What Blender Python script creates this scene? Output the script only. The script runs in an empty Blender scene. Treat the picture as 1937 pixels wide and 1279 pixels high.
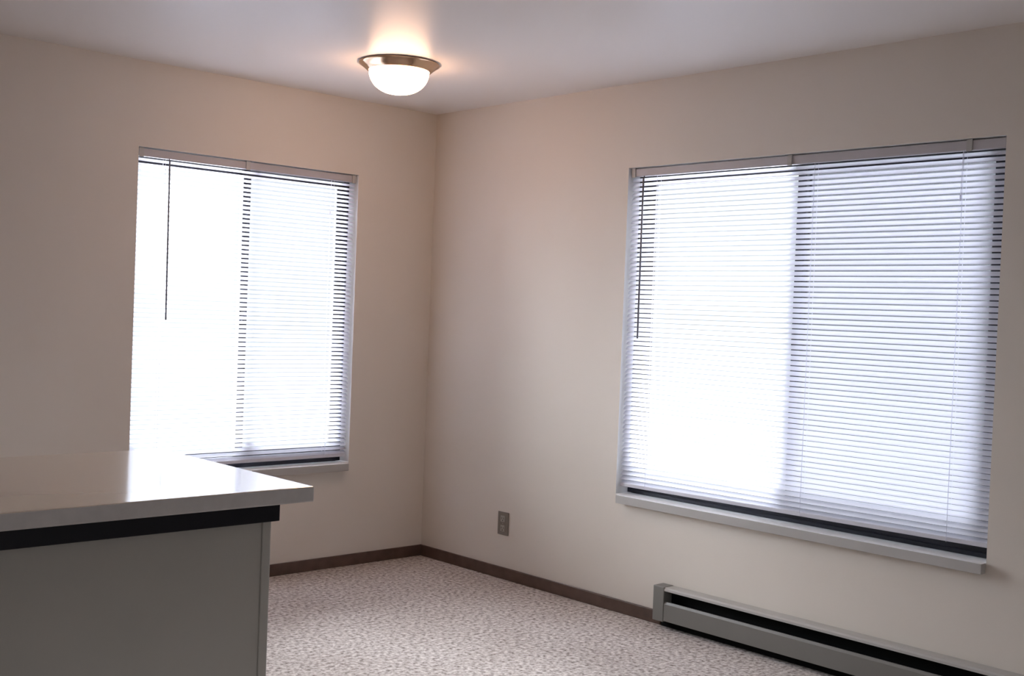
import bpy, bmesh, math, random
from mathutils import Vector, Matrix
random.seed(7)
sc = bpy.context.scene
COL = sc.collection
PI = math.pi

# ------------------------------------------------------------------ materials
def new_mat(name):
    m = bpy.data.materials.new(name); m.use_nodes = True
    nt = m.node_tree
    for n in list(nt.nodes): nt.nodes.remove(n)
    out = nt.nodes.new('ShaderNodeOutputMaterial')
    return m, nt, out

def principled(name, col, rough=.5, metal=0., spec=.5, var=.0, vscale=6., bump=0., bscale=200., bdist=.002):
    m, nt, out = new_mat(name)
    b = nt.nodes.new('ShaderNodeBsdfPrincipled')
    nt.links.new(b.outputs[0], out.inputs[0])
    b.inputs['Roughness'].default_value = rough
    b.inputs['Metallic'].default_value = metal
    b.inputs['Specular IOR Level'].default_value = spec
    tc = nt.nodes.new('ShaderNodeTexCoord')
    if var > 0:
        n = nt.nodes.new('ShaderNodeTexNoise'); n.inputs['Scale'].default_value = vscale
        n.inputs['Detail'].default_value = 4
        nt.links.new(tc.outputs['Object'], n.inputs['Vector'])
        r = nt.nodes.new('ShaderNodeValToRGB')
        r.color_ramp.elements[0].position = .3; r.color_ramp.elements[1].position = .7
        r.color_ramp.elements[0].color = [c * (1 - var) for c in col] + [1]
        r.color_ramp.elements[1].color = [min(1, c * (1 + var)) for c in col] + [1]
        nt.links.new(n.outputs['Fac'], r.inputs[0]); nt.links.new(r.outputs[0], b.inputs['Base Color'])
    else:
        b.inputs['Base Color'].default_value = (*col, 1)
    if bump > 0:
        n2 = nt.nodes.new('ShaderNodeTexNoise'); n2.inputs['Scale'].default_value = bscale
        n2.inputs['Detail'].default_value = 3
        nt.links.new(tc.outputs['Object'], n2.inputs['Vector'])
        bp = nt.nodes.new('ShaderNodeBump'); bp.inputs['Strength'].default_value = bump
        bp.inputs['Distance'].default_value = bdist
        nt.links.new(n2.outputs['Fac'], bp.inputs['Height']); nt.links.new(bp.outputs[0], b.inputs['Normal'])
    return m

M = {}
M['wall'] = principled('wall_paint', (.69, .625, .555), rough=.6, spec=.3, var=.012, vscale=1.5, bump=.12, bscale=120)
M['ceiling'] = principled('ceiling_paint', (.80, .755, .715), rough=.40, spec=.36, var=.012, vscale=1.2, bump=.06, bscale=60)
M['half_wall'] = principled('half_wall_paint', (.44, .415, .37), rough=.55, spec=.3, var=.02, vscale=3, bump=.1, bscale=120)
M['white'] = principled('white_enamel', (.80, .79, .78), rough=.35, var=.01)
M['rail'] = principled('grey_rail_enamel', (.58, .57, .62), rough=.4, var=.01)
M['headrail'] = principled('grey_headrail_enamel', (.46, .43, .44), rough=.4, var=.01)
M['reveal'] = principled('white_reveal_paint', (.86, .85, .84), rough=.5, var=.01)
M['sill_top'] = principled('sill_top_lit', (.88, .87, .86), rough=.35, var=.01)  # lit copy of the sill tone, daylight put into the colour
M['sill'] = principled('sill_front_shaded', (.43, .41, .39), rough=.4, var=.015, vscale=10)  # darker copy for the front face, its shade put into the colour
M['bronze_frame'] = principled('dark_window_aluminium', (.022, .024, .034), rough=.38, metal=.3, var=.1)
M['base'] = principled('brown_baseboard', (.085, .048, .034), rough=.45, var=.25, vscale=18)
M['trimdark'] = principled('dark_counter_trim', (.012, .011, .015), rough=.4, spec=.25, var=.15, vscale=12)
M['edge'] = principled('laminate_edge', (.60, .565, .54), rough=.35, var=.04, vscale=40)
M['top'] = principled('laminate_top', (.68, .565, .44), rough=.10, spec=.8, var=.01, vscale=8)
M['top'].node_tree.nodes['Principled BSDF'].inputs['Coat Weight'].default_value = .8
M['top'].node_tree.nodes['Principled BSDF'].inputs['Coat Roughness'].default_value = .09
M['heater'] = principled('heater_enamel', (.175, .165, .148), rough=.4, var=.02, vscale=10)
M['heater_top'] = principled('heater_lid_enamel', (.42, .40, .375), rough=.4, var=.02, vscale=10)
M['black'] = principled('heater_interior_gap_shade', (.006, .006, .006), rough=.8, spec=.1, var=.1)  # also blackens the strip standing for shade under the heater
M['fin'] = principled('heater_fins', (.03, .03, .03), rough=.5, metal=.6, var=.1)
M['plate'] = principled('taupe_plate', (.20, .175, .15), rough=.4, var=.02)
M['plate2'] = principled('taupe_receptacle', (.34, .31, .27), rough=.4, var=.02)
M['slot'] = principled('outlet_slots', (.03, .028, .026), rough=.6, var=.05)
M['far'] = principled('dark_unseen_wall', (.20, .145, .105), rough=.6, var=.1, vscale=3)  # dark brown chosen for the unseen walls to dim and warm bounced light
M['brass'] = principled('antique_brass', (.60, .42, .28), rough=.13, metal=1., var=.05, vscale=20)
M['wand'] = principled('smoky_wand_plastic', (.10, .09, .10), rough=.2, var=.05)
M['cord'] = principled('white_cord', (.8, .8, .8), rough=.8, var=.02)

def slat_material():
    m, nt, out = new_mat('blind_slat_white')
    p = nt.nodes.new('ShaderNodeBsdfPrincipled')
    tc = nt.nodes.new('ShaderNodeTexCoord'); n = nt.nodes.new('ShaderNodeTexNoise')
    n.inputs['Scale'].default_value = 3
    nt.links.new(tc.outputs['Object'], n.inputs['Vector'])
    r = nt.nodes.new('ShaderNodeValToRGB')
    r.color_ramp.elements[0].color = (.80, .80, .84, 1); r.color_ramp.elements[1].color = (.84, .84, .88, 1)
    nt.links.new(n.outputs['Fac'], r.inputs[0]); nt.links.new(r.outputs[0], p.inputs['Base Color'])
    p.inputs['Roughness'].default_value = .45
    t = nt.nodes.new('ShaderNodeBsdfTranslucent'); t.inputs[0].default_value = (.80, .80, .90, 1)
    mx = nt.nodes.new('ShaderNodeMixShader'); mx.inputs[0].default_value = SLAT_TRANS
    nt.links.new(p.outputs[0], mx.inputs[1]); nt.links.new(t.outputs[0], mx.inputs[2])
    nt.links.new(mx.outputs[0], out.inputs[0])
    return m
SLAT_TRANS = .52
M['slat'] = slat_material()

def glass_material():
    m, nt, out = new_mat('window_glass')
    t = nt.nodes.new('ShaderNodeBsdfTransparent'); t.inputs[0].default_value = (.95, .97, .97, 1)
    g = nt.nodes.new('ShaderNodeBsdfGlossy'); g.inputs['Roughness'].default_value = .02
    f = nt.nodes.new('ShaderNodeFresnel'); f.inputs[0].default_value = 1.45
    mx = nt.nodes.new('ShaderNodeMixShader')
    nt.links.new(f.outputs[0], mx.inputs[0]); nt.links.new(t.outputs[0], mx.inputs[1]); nt.links.new(g.outputs[0], mx.inputs[2])
    nt.links.new(mx.outputs[0], out.inputs[0]); return m
M['glass'] = glass_material()

def screen_material(fac):
    m, nt, out = new_mat('insect_screen_mesh')
    t = nt.nodes.new('ShaderNodeBsdfTransparent')
    d = nt.nodes.new('ShaderNodeBsdfDiffuse'); d.inputs[0].default_value = (.10, .10, .13, 1)
    mx = nt.nodes.new('ShaderNodeMixShader'); mx.inputs[0].default_value = fac
    nt.links.new(t.outputs[0], mx.inputs[1]); nt.links.new(d.outputs[0], mx.inputs[2])
    nt.links.new(mx.outputs[0], out.inputs[0]); return m
M['screen'] = screen_material(.45)
M['screen_fine'] = screen_material(.14)

def lamp_glass():
    m, nt, out = new_mat('lit_frosted_glass')
    p = nt.nodes.new('ShaderNodeBsdfPrincipled'); p.inputs['Base Color'].default_value = (.9, .88, .84, 1)
    p.inputs['Roughness'].default_value = .3
    p.inputs['Emission Color'].default_value = (1, .60, .37, 1)
    p.inputs['Emission Strength'].default_value = LAMP
    nt.links.new(p.outputs[0], out.inputs[0]); return m
LAMP = 22.0
M['bowl'] = lamp_glass()

def carpet():
    m, nt, out = new_mat('speckled_carpet')
    b = nt.nodes.new('ShaderNodeBsdfPrincipled'); b.inputs['Roughness'].default_value = .95
    b.inputs['Specular IOR Level'].default_value = .1
    tc = nt.nodes.new('ShaderNodeTexCoord')
    def noise(s, d=2., rough=.5):
        n = nt.nodes.new('ShaderNodeTexNoise'); n.inputs['Scale'].default_value = s
        n.inputs['Detail'].default_value = d; n.inputs['Roughness'].default_value = rough
        nt.links.new(tc.outputs['Object'], n.inputs['Vector']); return n
    n1 = noise(54, 3, .62); n2 = noise(2.2, 3)
    r1 = nt.nodes.new('ShaderNodeValToRGB'); e = r1.color_ramp.elements
    e[0].position = .33; e[0].color = (.20, .165, .145, 1)
    e[1].position = .66; e[1].color = (.70, .64, .60, 1)
    k = r1.color_ramp.elements.new(.45); k.color = (.42, .365, .335, 1)
    nt.links.new(n1.outputs['Fac'], r1.inputs[0])
    r2 = nt.nodes.new('ShaderNodeValToRGB'); r2.color_ramp.elements[0].color = (.90, .88, .87, 1)
    r2.color_ramp.elements[0].position = .35; r2.color_ramp.elements[1].position = .65
    nt.links.new(n2.outputs['Fac'], r2.inputs[0])
    mm = nt.nodes.new('ShaderNodeMix'); mm.data_type = 'RGBA'; mm.blend_type = 'MULTIPLY'
    mm.inputs['Factor'].default_value = 1
    nt.links.new(r1.outputs[0], mm.inputs['A']); nt.links.new(r2.outputs[0], mm.inputs['B'])
    nt.links.new(mm.outputs['Result'], b.inputs['Base Color'])
    bp = nt.nodes.new('ShaderNodeBump'); bp.inputs['Strength'].default_value = .6; bp.inputs['Distance'].default_value = .006
    nt.links.new(n1.outputs['Fac'], bp.inputs['Height']); nt.links.new(bp.outputs[0], b.inputs['Normal'])
    nt.links.new(b.outputs[0], out.inputs[0]); return m
M['carpet'] = carpet()

# ------------------------------------------------------------------ mesh helpers
def box(bm, x0, x1, y0, y1, z0, z1, mi=0):
    vs = [bm.verts.new((x, y, z)) for x in (x0, x1) for y in (y0, y1) for z in (z0, z1)]
    for f in ((0, 1, 3, 2), (4, 6, 7, 5), (0, 4, 5, 1), (2, 3, 7, 6), (0, 2, 6, 4), (1, 5, 7, 3)):
        fc = bm.faces.new([vs[i] for i in f]); fc.material_index = mi
    return vs

def lathe(bm, prof, seg=64):
    rings = []
    for r, z in prof:
        if r < 1e-6: rings.append([bm.verts.new((0, 0, z))])
        else: rings.append([bm.verts.new((r * math.cos(2 * PI * i / seg), r * math.sin(2 * PI * i / seg), z)) for i in range(seg)])
    for a, b in zip(rings, rings[1:]):
        for i in range(seg):
            j = (i + 1) % seg
            if len(a) == 1: bm.faces.new((a[0], b[j], b[i]))
            elif len(b) == 1: bm.faces.new((a[i], a[j], b[0]))
            else: bm.faces.new((a[i], a[j], b[j], b[i]))

def tube(bm, p0, p1, r, seg=10):
    p0 = Vector(p0); p1 = Vector(p1); d = (p1 - p0).normalized()
    a = d.orthogonal().normalized(); b = d.cross(a)
    R0 = []; R1 = []
    for i in range(seg):
        t = 2 * PI * i / seg; o = (a * math.cos(t) + b * math.sin(t)) * r
        R0.append(bm.verts.new(p0 + o)); R1.append(bm.verts.new(p1 + o))
    for i in range(seg):
        j = (i + 1) % seg; bm.faces.new((R0[i], R0[j], R1[j], R1[i]))
    bm.faces.new(R0[::-1]); bm.faces.new(R1)

def prism(bm, pts, y0, y1):
    """closed polygon of (x,z) points extruded along y"""
    A = [bm.verts.new((x, y0, z)) for x, z in pts]; B = [bm.verts.new((x, y1, z)) for x, z in pts]
    n = len(pts)
    for i in range(n):
        j = (i + 1) % n; bm.faces.new((A[i], A[j], B[j], B[i]))
    bm.faces.new(A[::-1]); bm.faces.new(B)

def obj(name, bm, mats, parent=None, smooth=False, bevel=0., segs=2):
    bmesh.ops.recalc_face_normals(bm, faces=bm.faces)
    me = bpy.data.meshes.new(name); bm.to_mesh(me); bm.free()
    for m in (mats if isinstance(mats, (list, tuple)) else [mats]): me.materials.append(M[m])
    if smooth:
        for p in me.polygons: p.use_smooth = True
    o = bpy.data.objects.new(name, me); COL.objects.link(o)
    if parent: o.parent = parent
    if bevel > 0:
        md = o.modifiers.new('bevel', 'BEVEL'); md.width = bevel; md.segments = segs; md.limit_method = 'ANGLE'
    return o

def empty(name, loc, rz=0.):
    o = bpy.data.objects.new(name, None); COL.objects.link(o)
    o.location = loc; o.rotation_euler = (0, 0, rz); o.empty_display_size = .1
    return o
def tag(o, label, cat, group=None):
    o['label'] = label; o['category'] = cat
    if group: o['group'] = group
    return o
def struct(o, label=None):
    o['kind'] = 'structure'
    if label: o['label'] = label
    return o
def bx(name, dims, mat, parent=None, bevel=0.):
    bm = bmesh.new(); box(bm, *dims); return obj(name, bm, mat, parent, bevel=bevel)

# ------------------------------------------------------------------ room
H = 2.44; T = .15
XL = -5.6; YF = -8.2
ZB = .545; ZT = 2.052                     # window opening, sill top and head
W1 = (-1.712, -.506)                      # window in the back wall (x range)
W2 = (-3.190, -1.430)                     # window in the right wall (y range)

struct(bx('floor', (XL - T, T, YF - T, T, -.12, 0), 'carpet'), 'beige speckled loop carpet floor')
struct(bx('ceiling', (XL - T, T, YF - T, T, H, H + .12), 'ceiling'), 'off-white satin painted ceiling')

def holed_wall(name, horiz, lo, hi, a, b, back, label):
    """wall with one opening; horiz 'x' = wall lies in plane y=0, 'y' = in plane x=0"""
    bm = bmesh.new()
    us = [lo, a, b, hi]; zs = [0, ZB - .004, ZT, H]
    def P(u, d, z): return (u, d, z) if horiz == 'x' else (d, u, z)
    g = {}
    for d in (0, back):
        for i, u in enumerate(us):
            for j, z in enumerate(zs):
                g[(d, i, j)] = bm.verts.new(P(u, d, z))
    for d in (0, back):
        for i in range(3):
            for j in range(3):
                if (i, j) == (1, 1): continue
                bm.faces.new((g[(d, i, j)], g[(d, i + 1, j)], g[(d, i + 1, j + 1)], g[(d, i, j + 1)]))
    def q(a_, b_): return bm.faces.new((g[(0, *a_)], g[(0, *b_)], g[(back, *b_)], g[(back, *a_)]))
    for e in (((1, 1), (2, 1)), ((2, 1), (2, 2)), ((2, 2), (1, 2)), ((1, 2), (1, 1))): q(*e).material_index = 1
    for k in range(3):
        q((k, 0), (k + 1, 0)); q((k, 3), (k + 1, 3)); q((0, k), (0, k + 1)); q((3, k), (3, k + 1))
    o = obj(name, bm, ['wall', 'reveal'])
    return struct(o, label)
holed_wall('wall_back', 'x', XL, 0, W1[0], W1[1], T, 'beige painted wall with the narrower window')
holed_wall('wall_right', 'y', YF, T, W2[0], W2[1], T, 'beige painted wall with the wider window above the heater')
struct(bx('wall_left', (XL - T, XL, YF, T, 0, H), 'far'))
bm = bmesh.new()                       # front wall, behind the viewer, with an added unseen window as fill light
DX0, DX1, DZ, DH = -3.4, -2.4, 1.05, 2.05
box(bm, XL - T, DX0, YF - T, YF, 0, H); box(bm, DX1, T, YF - T, YF, 0, H); box(bm, DX0, DX1, YF - T, YF, DH, H); box(bm, DX0, DX1, YF - T, YF, 0, DZ)
struct(obj('wall_front', bm, 'far'))
bm = bmesh.new()
for a_, b_ in ((DX0 + .001, DX0 + .05), (DX1 - .05, DX1 - .001)):
    box(bm, a_, b_, YF - .10, YF - .05, DZ + .001, DH - .001)
box(bm, DX0 + .05, DX1 - .05, YF - .10, YF - .05, DZ + .001, DZ + .05); box(bm, DX0 + .05, DX1 - .05, YF - .10, YF - .05, DH - .05, DH - .001)
dr = struct(obj('fill_window', bm, 'bronze_frame'), 'added unseen fill window with dark frame')  # made-up opening that brightens the peninsula front and lower walls
bm = bmesh.new(); box(bm, DX0 + .045, DX1 - .045, YF - .078, YF - .073, DZ + .045, DH - .045)
obj('pane', bm, 'glass', dr)

def baseboard(name, dims, label):
    struct(bx(name, dims, 'base', bevel=.003), label)
HY0, HY1 = -4.05, -1.737                  # heater span
baseboard('baseboard_back', (XL, -.0005, -.012, -.0003, 0, .060), 'low dark brown baseboard under the narrower window')
baseboard('baseboard_right', (-.012, -.0003, HY1 + .001, -.0125, 0, .060), 'low dark brown baseboard between the corner and the heater')

# ------------------------------------------------------------------ windows
def window(name, w, loc, rz, label, screen, lf, ls, e0, e1):
    """local frame: u runs along the opening (0..w), +y goes outside, z from 0"""
    root = struct(empty(name, loc, rz), label)
    h = ZT - ZB
    y0, y1 = .080, .135
    bm = bmesh.new()                                   # outer frame
    fw = .030
    box(bm, .001, lf, y0, y1, .001, h - .001); box(bm, w - fw, w - .001, y0, y1, .001, h - .001)
    box(bm, lf, w - fw, y0, y1, .001, .050); box(bm, lf, w - fw, y0, y1, h - .036, h - .001)
    box(bm, lf, w - fw, y0 - .006, y0, .001, .018)     # inner track lip
    obj('window_frame', bm, 'bronze_frame', root, bevel=.002)
    c = w / 2; sw = .042
    def sash(a, b, ya, yb, sl=sw):
        bm = bmesh.new()
        z0, z1 = .052, h - .038
        box(bm, a, a + sl, ya, yb, z0, z1); box(bm, b - sw, b, ya, yb, z0, z1)
        box(bm, a + sl, b - sw, ya, yb, z0, z0 + .040); box(bm, a + sl, b - sw, ya, yb, z1 - .034, z1)
        s = obj('sash', bm, 'bronze_frame', root, bevel=.002)
        bm = bmesh.new(); ym = (ya + yb) / 2
        box(bm, a + sl - .004, b - sw + .004, ym - .002, ym + .002, z0 + .038, z1 - .032)
        obj('pane', bm, 'glass', s)
        return s
    sash(lf + .001, c + .030, y0 + .030, y0 + .050, ls)
    s2 = sash(c - .020, w - fw - .001, y0 + .004, y0 + .026)
    bm = bmesh.new(); box(bm, c - .012, c - .002, y0 - .010, y0 + .004, h * .5 - .03, h * .5 + .03)
    obj('latch', bm, 'bronze_frame', s2, bevel=.002)
    bm = bmesh.new(); box(bm, c + .02, w - fw, y1 - .0005, y1 + .0005, .050, h - .036)
    obj('insect_screen', bm, screen, root)
    bm = bmesh.new()                                   # wooden stool, projecting into the room
    box(bm, .0015, w - .0015, -.0005, y0 - .001, -.0035, 0, 1)
    box(bm, e0, w - e1, -.034, -.0006, -.038, 0, 0)
    bm.normal_update()
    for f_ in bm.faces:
        if f_.normal.z > .9: f_.material_index = 1  # upward faces take the lit tone, the rest the shaded one
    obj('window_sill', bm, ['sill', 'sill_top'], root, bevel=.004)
    return root
# back wall: local x -> world x ; right wall: local y -> world +x, local x -> world -y
window('window_1', W1[1] - W1[0], (W1[0], 0, ZB), 0, 'narrower sliding window with dark frame in the back wall', 'screen_fine', .012, .012, .0015, .020)
window('window_2', W2[1] - W2[0], (0, W2[1], ZB), -PI / 2, 'wider sliding window with dark frame in the right wall', 'screen', .030, .042, .030, .0015)

# ------------------------------------------------------------------ blinds
PITCH = .0215
def blind(loc, rz, w, tilt, rail_z, rail_dz, wand_u, cords, brackets, label):
    root = tag(empty('window_blind', loc, rz), label, 'blind', 'white mini blinds hanging in the two windows')
    h = ZT - ZB; c0 = .008; a, b = c0, w - c0; yc = .030
    bm = bmesh.new()
    box(bm, a, b, yc - .014, yc + .014, h - .040, h - .004)
    obj('headrail', bm, 'headrail', root, bevel=.003)
    for u in brackets:
        bm = bmesh.new(); box(bm, u - .011, u + .011, yc - .018, yc - .0145, h - .044, h - .001)
        box(bm, u - .011, u + .011, yc - .018, yc + .014, h - .0035, h - .001)
        obj('bracket', bm, 'heater_top', root, bevel=.001)
    n = int((h - .052 - rail_z - .018) / PITCH) + 1
    bm = bmesh.new()
    for i in range(n):
        z0 = h - .055 - i * PITCH
        t = tilt + math.radians(random.uniform(-1.2, 1.2))
        fr = i / (n - 1)
        rows = []
        for j in range(6):
            s = (j / 5 - .5) * .025                       # -: room side, +: outside
            bow = .0022 * (1 - (2 * j / 5 - 1) ** 2)
            y = s * math.cos(t) - bow * math.sin(t); z = s * math.sin(t) + bow * math.cos(t)
            dz = rail_dz * fr * fr * fr
            rows.append([bm.verts.new((u, yc + y, z0 + z + dz * (u - a) / (b - a))) for u in (a, (a + b) / 2, b)])
        for r0, r1 in zip(rows, rows[1:]):
            for k in range(2): bm.faces.new((r0[k], r0[k + 1], r1[k + 1], r1[k]))
    obj('slats', bm, 'slat', root, smooth=True)
    bm = bmesh.new(); v = box(bm, a, b, yc - .011, yc + .011, rail_z, rail_z + .016)
    for q in v:
        if q.co.x > w / 2: q.co.z += rail_dz
    obj('bottom_rail', bm, 'rail', root, bevel=.003)
    bm = bmesh.new()
    tube(bm, (wand_u, yc - .022, h - .050), (wand_u + .004, yc - .024, h - .784), .0042, 8)
    tube(bm, (wand_u, yc - .016, h - .040), (wand_u, yc - .022, h - .052), .0025, 8)
    obj('tilt_wand', bm, 'wand', root, smooth=True)
    for u in cords:
        bm = bmesh.new()
        for yy in (yc - .0135, yc + .0135): tube(bm, (u, yy, h - .042), (u, yy, rail_z + .012), .0009, 6)
        obj('ladder_cord', bm, 'slat', root, smooth=True)
    bm = bmesh.new(); u = w - .16
    tube(bm, (u, yc - .020, h - .040), (u - .003, yc - .019, h - .20), .0010, 6)
    tube(bm, (u - .003, yc - .019, h - .20), (u - .003, yc - .019, h - .222), .0035, 8)
    obj('lift_cord', bm, 'slat', root, smooth=True)
    return root
w1 = W1[1] - W1[0]; w2 = W2[1] - W2[0]
TILT = math.radians(43)
blind((W1[0], 0, ZB), 0, w1, math.radians(35), .030, 0, .155, (.14, w1 - .14), (.02, .565, w1 - .02),
      'white mini blind lowered in the narrower window beside the counter')
blind((0, W2[1], ZB), -PI / 2, w2, TILT, .034, .015, .085, (.16, w2 / 2 + .10, w2 - .16), (.02, w2 * .49, w2 - .14),
      'white mini blind lowered in the wide window above the heater')

# ------------------------------------------------------------------ ceiling light
lamp = tag(empty('ceiling_light', (-.94, -.90, H)), 'lit frosted glass dome ceiling light with a brass collar near the corner', 'ceiling light')
bm = bmesh.new()
lathe(bm, [(0, -.0005), (.170, -.0005), (.178, -.004), (.178, -.008), (.172, -.011), (.152, -.026), (.140, -.036), (.135, -.038), (.131, -.035), (.131, -.015), (0, -.015)])
obj('collar', bm, 'brass', lamp, smooth=True)
bm = bmesh.new()
prof = [(.1295, -.018), (.132, -.038)]
for i in range(1, 15):
    t = i / 14 * PI / 2
    prof.append((.132 * math.cos(t) ** .85 if i < 14 else 0, -.038 - .098 * math.sin(t)))
lathe(bm, prof)
obj('glass_bowl', bm, 'bowl', lamp, smooth=True)

# ------------------------------------------------------------------ outlet
out_ = tag(empty('wall_outlet', (0, -.672, .283), -PI / 2), 'small taupe wall outlet low on the wall left of the wide window', 'outlet')
bm = bmesh.new(); box(bm, -.040, .040, -.006, -.0005, -.059, .059)
obj('cover_plate', bm, 'plate', out_, bevel=.003)
for s in (-1, 1):
    bm = bmesh.new(); box(bm, -.017, .017, -.009, -.0055, s * .0245 - .0165, s * .0245 + .0165)
    r_ = obj('receptacle', bm, 'plate2', out_, bevel=.004)
    bm = bmesh.new(); zc = s * .0245
    box(bm, -.0085, -.006, -.0095, -.0088, zc - .002, zc + .007); box(bm, .006, .0085, -.0095, -.0088, zc - .002, zc + .007)
    box(bm, -.0025, .0025, -.0095, -.0088, zc - .011, zc - .006)
    obj('slots', bm, 'slot', r_)
bm = bmesh.new(); box(bm, -.003, .003, -.008, -.0055, -.003, .003); obj('screw', bm, 'plate2', out_, bevel=.001)

# ------------------------------------------------------------------ baseboard heater  (local: x along wall (-y world), y outward = -)
L = HY1 - HY0
ht = tag(empty('baseboard_heater', (0, HY1, 0), -PI / 2), 'long grey-beige electric baseboard heater under the wide window', 'heater')
D = .066
bm = bmesh.new()                                        # sheet-metal back and lid
box(bm, 0, L, -.008, -.001, .036, .186)
box(bm, 0, L, -D + .006, -.008, .180, .186)
A = [(-D + .006, .186), (-D, .180), (-D, .171), (-D + .003, .171), (-D + .006, .180)]
P0 = [bm.verts.new((0, y, z)) for y, z in A]; P1 = [bm.verts.new((L, y, z)) for y, z in A]
for i in range(5):
    j = (i + 1) % 5; bm.faces.new((P0[i], P0[j], P1[j], P1[i]))
bm.faces.new(P0); bm.faces.new(P1)
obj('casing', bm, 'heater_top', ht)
bm = bmesh.new()                                        # front panel with an inward lip
A = [(-D, .040), (-D, .114), (-D + .006, .124), (-D + .012, .124), (-D + .012, .121), (-D + .007, .121), (-D + .003, .113), (-D + .003, .040)]
P0 = [bm.verts.new((.058, y, z)) for y, z in A]; P1 = [bm.verts.new((L - .058, y, z)) for y, z in A]
n = len(A)
for i in range(n):
    j = (i + 1) % n; bm.faces.new((P0[i], P0[j], P1[j], P1[i]))
bm.faces.new(P0); bm.faces.new(P1)
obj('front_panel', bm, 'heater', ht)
for k, (a, b) in enumerate(((-.001, .060), (L - .060, L + .001))):
    bm = bmesh.new(); box(bm, a, b, -D - .002, -.001, .034, .188)
    obj('end_cap', bm, 'heater', ht, bevel=.003)
bm = bmesh.new(); box(bm, .06, L - .06, -.014, -.009, .040, .178)
obj('reflector', bm, 'black', ht)
bm = bmesh.new()
tube(bm, (.06, -.036, .085), (L - .06, -.036, .085), .006, 8)
x = .10
while x < L - .1:
    box(bm, x, x + .0012, -.052, -.018, .058, .112); x += .012
obj('heating_element', bm, 'fin', ht)
bm = bmesh.new(); box(bm, .012, L - .012, -.020, -.010, .003, .0355); obj('gap_shade_strip', bm, 'black', ht)  # black strip added for the shade in the gap below the heater

# ------------------------------------------------------------------ peninsula
CX = -2.443; CY0, CY1 = -2.635, -1.812; CZ = .920
bm = bmesh.new(); box(bm, XL + .002, CX, CY0, CY1, CZ - .038, CZ)
bm.faces.ensure_lookup_table()
# clip the front right corner a little
ct = obj('countertop', bm, ['edge', 'top'])
for p in ct.data.polygons:
    if p.normal.z > .9: p.material_index = 1
md = ct.modifiers.new('bevel', 'BEVEL'); md.width = .004; md.segments = 3; md.limit_method = 'ANGLE'
tag(ct, 'glossy beige laminate countertop on the half wall in front of the narrower window', 'countertop')
hw = tag(empty('peninsula_half_wall', (-3.6, -2.3, 0)), 'painted half wall of the kitchen peninsula carrying the glossy countertop', 'half wall')
def hp(name, dims, mat, bevel=0.):
    x0, x1, y0, y1, z0, z1 = dims
    return bx(name, (x0 + 3.6, x1 + 3.6, y0 + 2.3, y1 + 2.3, z0, z1), mat, hw, bevel)
EX = -2.520; PY = -2.560
hp('panel', (XL + .002, EX, PY, -1.88, .001, CZ - .0385), 'half_wall')
hp('support_trim', (XL + .002, EX + .016, PY - .020, PY - .0005, CZ - .088, CZ - .0385), 'trimdark', .002)
hp('support_trim', (EX + .0005, EX + .016, PY, -1.875, CZ - .088, CZ - .0385), 'trimdark', .002)
hp('corner_strip', (EX - .022, EX + .003, PY - .004, PY + .022, .001, CZ - .0885), 'half_wall', .003)

# ------------------------------------------------------------------ daylight
SKY = {  # radiance by direction: (steep ground, ground near horizon, low sky, mid sky, overhead)
    'nw': (32, 46, 36, 37, 14),        # bright hazy side
    'ne': (32, .78, .85, 32, 14),     # shaded houses and hedge stand low on this side
    'n': (32, 1.15, 1.25, 32, 14),       # open gap straight ahead of the narrower window
    'se': (32, 4, 8, 30, 14)}
w = bpy.data.worlds.new('hazy_sky'); sc.world = w; w.use_nodes = True
nt = w.node_tree
for n_ in list(nt.nodes): nt.nodes.remove(n_)
o_ = nt.nodes.new('ShaderNodeOutputWorld'); bg = nt.nodes.new('ShaderNodeBackground')
tc = nt.nodes.new('ShaderNodeTexCoord'); sp = nt.nodes.new('ShaderNodeSeparateXYZ')
nt.links.new(tc.outputs['Generated'], sp.inputs[0])
def mrange(src, lo, hi, smooth=True):
    m_ = nt.nodes.new('ShaderNodeMapRange'); m_.interpolation_type = 'SMOOTHSTEP' if smooth else 'LINEAR'
    m_.inputs['From Min'].default_value = lo; m_.inputs['From Max'].default_value = hi
    nt.links.new(src, m_.inputs['Value']); return m_.outputs[0]
pz = mrange(sp.outputs['Z'], -1, 1, False)
def ramp(v):
    r_ = nt.nodes.new('ShaderNodeValToRGB'); el = r_.color_ramp.elements
    tint = (.895, .925, 1.)
    stops = [(0, v[0]), (.335, v[0]), (.365, v[1]), (.495, v[1]), (.505, v[2]), (.59, v[2]), (.62, v[3]), (.80, v[3]), (.84, v[4]), (1, v[4])]
    while len(el) > 1: el.remove(el[0])
    for i_, (pos, x) in enumerate(stops):
        k = el[0] if i_ == 0 else el.new(pos)
        k.position = pos; k.color = (*[x / 50 * t_ for t_ in tint], 1)
    nt.links.new(pz, r_.inputs[0]); return r_.outputs[0]
def mix(f_, a_, b_):
    m_ = nt.nodes.new('ShaderNodeMix'); m_.data_type = 'RGBA'
    nt.links.new(f_, m_.inputs['Factor']); nt.links.new(a_, m_.inputs['A']); nt.links.new(b_, m_.inputs['B'])
    return m_.outputs['Result']
north = mix(mrange(sp.outputs['X'], .60, .66), mix(mrange(sp.outputs['X'], -.10, .12), ramp(SKY['nw']), ramp(SKY['n'])), ramp(SKY['ne']))
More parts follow.
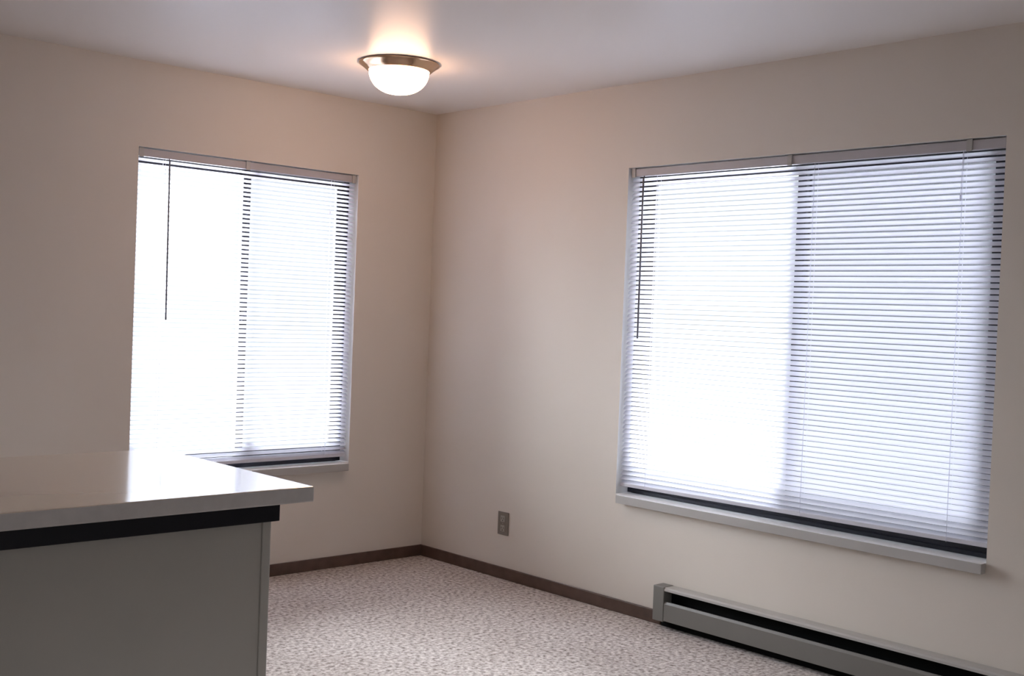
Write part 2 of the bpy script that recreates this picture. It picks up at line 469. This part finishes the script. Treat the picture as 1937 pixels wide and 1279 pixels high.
allsky = mix(mrange(sp.outputs['Y'], -.12, .10), ramp(SKY['se']), north)
nt.links.new(allsky, bg.inputs[0]); nt.links.new(bg.outputs[0], o_.inputs[0])
bg.inputs['Strength'].default_value = 50.0
def portal(name, loc, rot, sx, sy):
    d = bpy.data.lights.new(name, 'AREA'); d.shape = 'RECTANGLE'; d.size = sx; d.size_y = sy
    d.cycles.is_portal = True
    o = bpy.data.objects.new(name, d); COL.objects.link(o); o.location = loc; o.rotation_euler = rot
    return o
portal('daylight_portal', ((W1[0] + W1[1]) / 2, .16, (ZB + ZT) / 2), (-PI / 2, 0, 0), w1, ZT - ZB)
portal('daylight_portal', (.16, (W2[0] + W2[1]) / 2, (ZB + ZT) / 2), (-PI / 2, 0, -PI / 2), w2, ZT - ZB)

portal('daylight_portal', ((DX0 + DX1) / 2, YF - .16, (DZ + DH) / 2), (PI / 2, 0, 0), DX1 - DX0, DH - DZ)

# ------------------------------------------------------------------ camera
cam = bpy.data.cameras.new('camera'); co = bpy.data.objects.new('camera', cam); COL.objects.link(co)
yaw, pitch, roll, F = .7459, -.0213, .0387, 2192.2
f = Vector((math.sin(yaw) * math.cos(pitch), math.cos(yaw) * math.cos(pitch), math.sin(pitch)))
r = Vector((math.cos(yaw), -math.sin(yaw), 0)); u = r.cross(f)
r2 = r * math.cos(roll) + u * math.sin(roll); u2 = -r * math.sin(roll) + u * math.cos(roll)
mw = Matrix((r2, u2, -f)).transposed().to_4x4(); mw.translation = Vector((-4.0157, -5.0262, 1.3612))
co.matrix_world = mw
cam.sensor_width = 36; cam.lens = F / 1937 * 36; cam.clip_start = .05
sc.camera = co

sc.view_settings.view_transform = 'Standard'; sc.view_settings.look = 'None'
sc.view_settings.gamma = 1; sc.view_settings.use_curve_mapping = False
sc.view_settings.exposure = 0
try:
    sc.cycles.max_bounces = 14; sc.cycles.diffuse_bounces = 8; sc.cycles.glossy_bounces = 4
    sc.cycles.transparent_max_bounces = 16; sc.cycles.transmission_bounces = 6
    sc.cycles.sample_clamp_indirect = 8
except Exception: pass
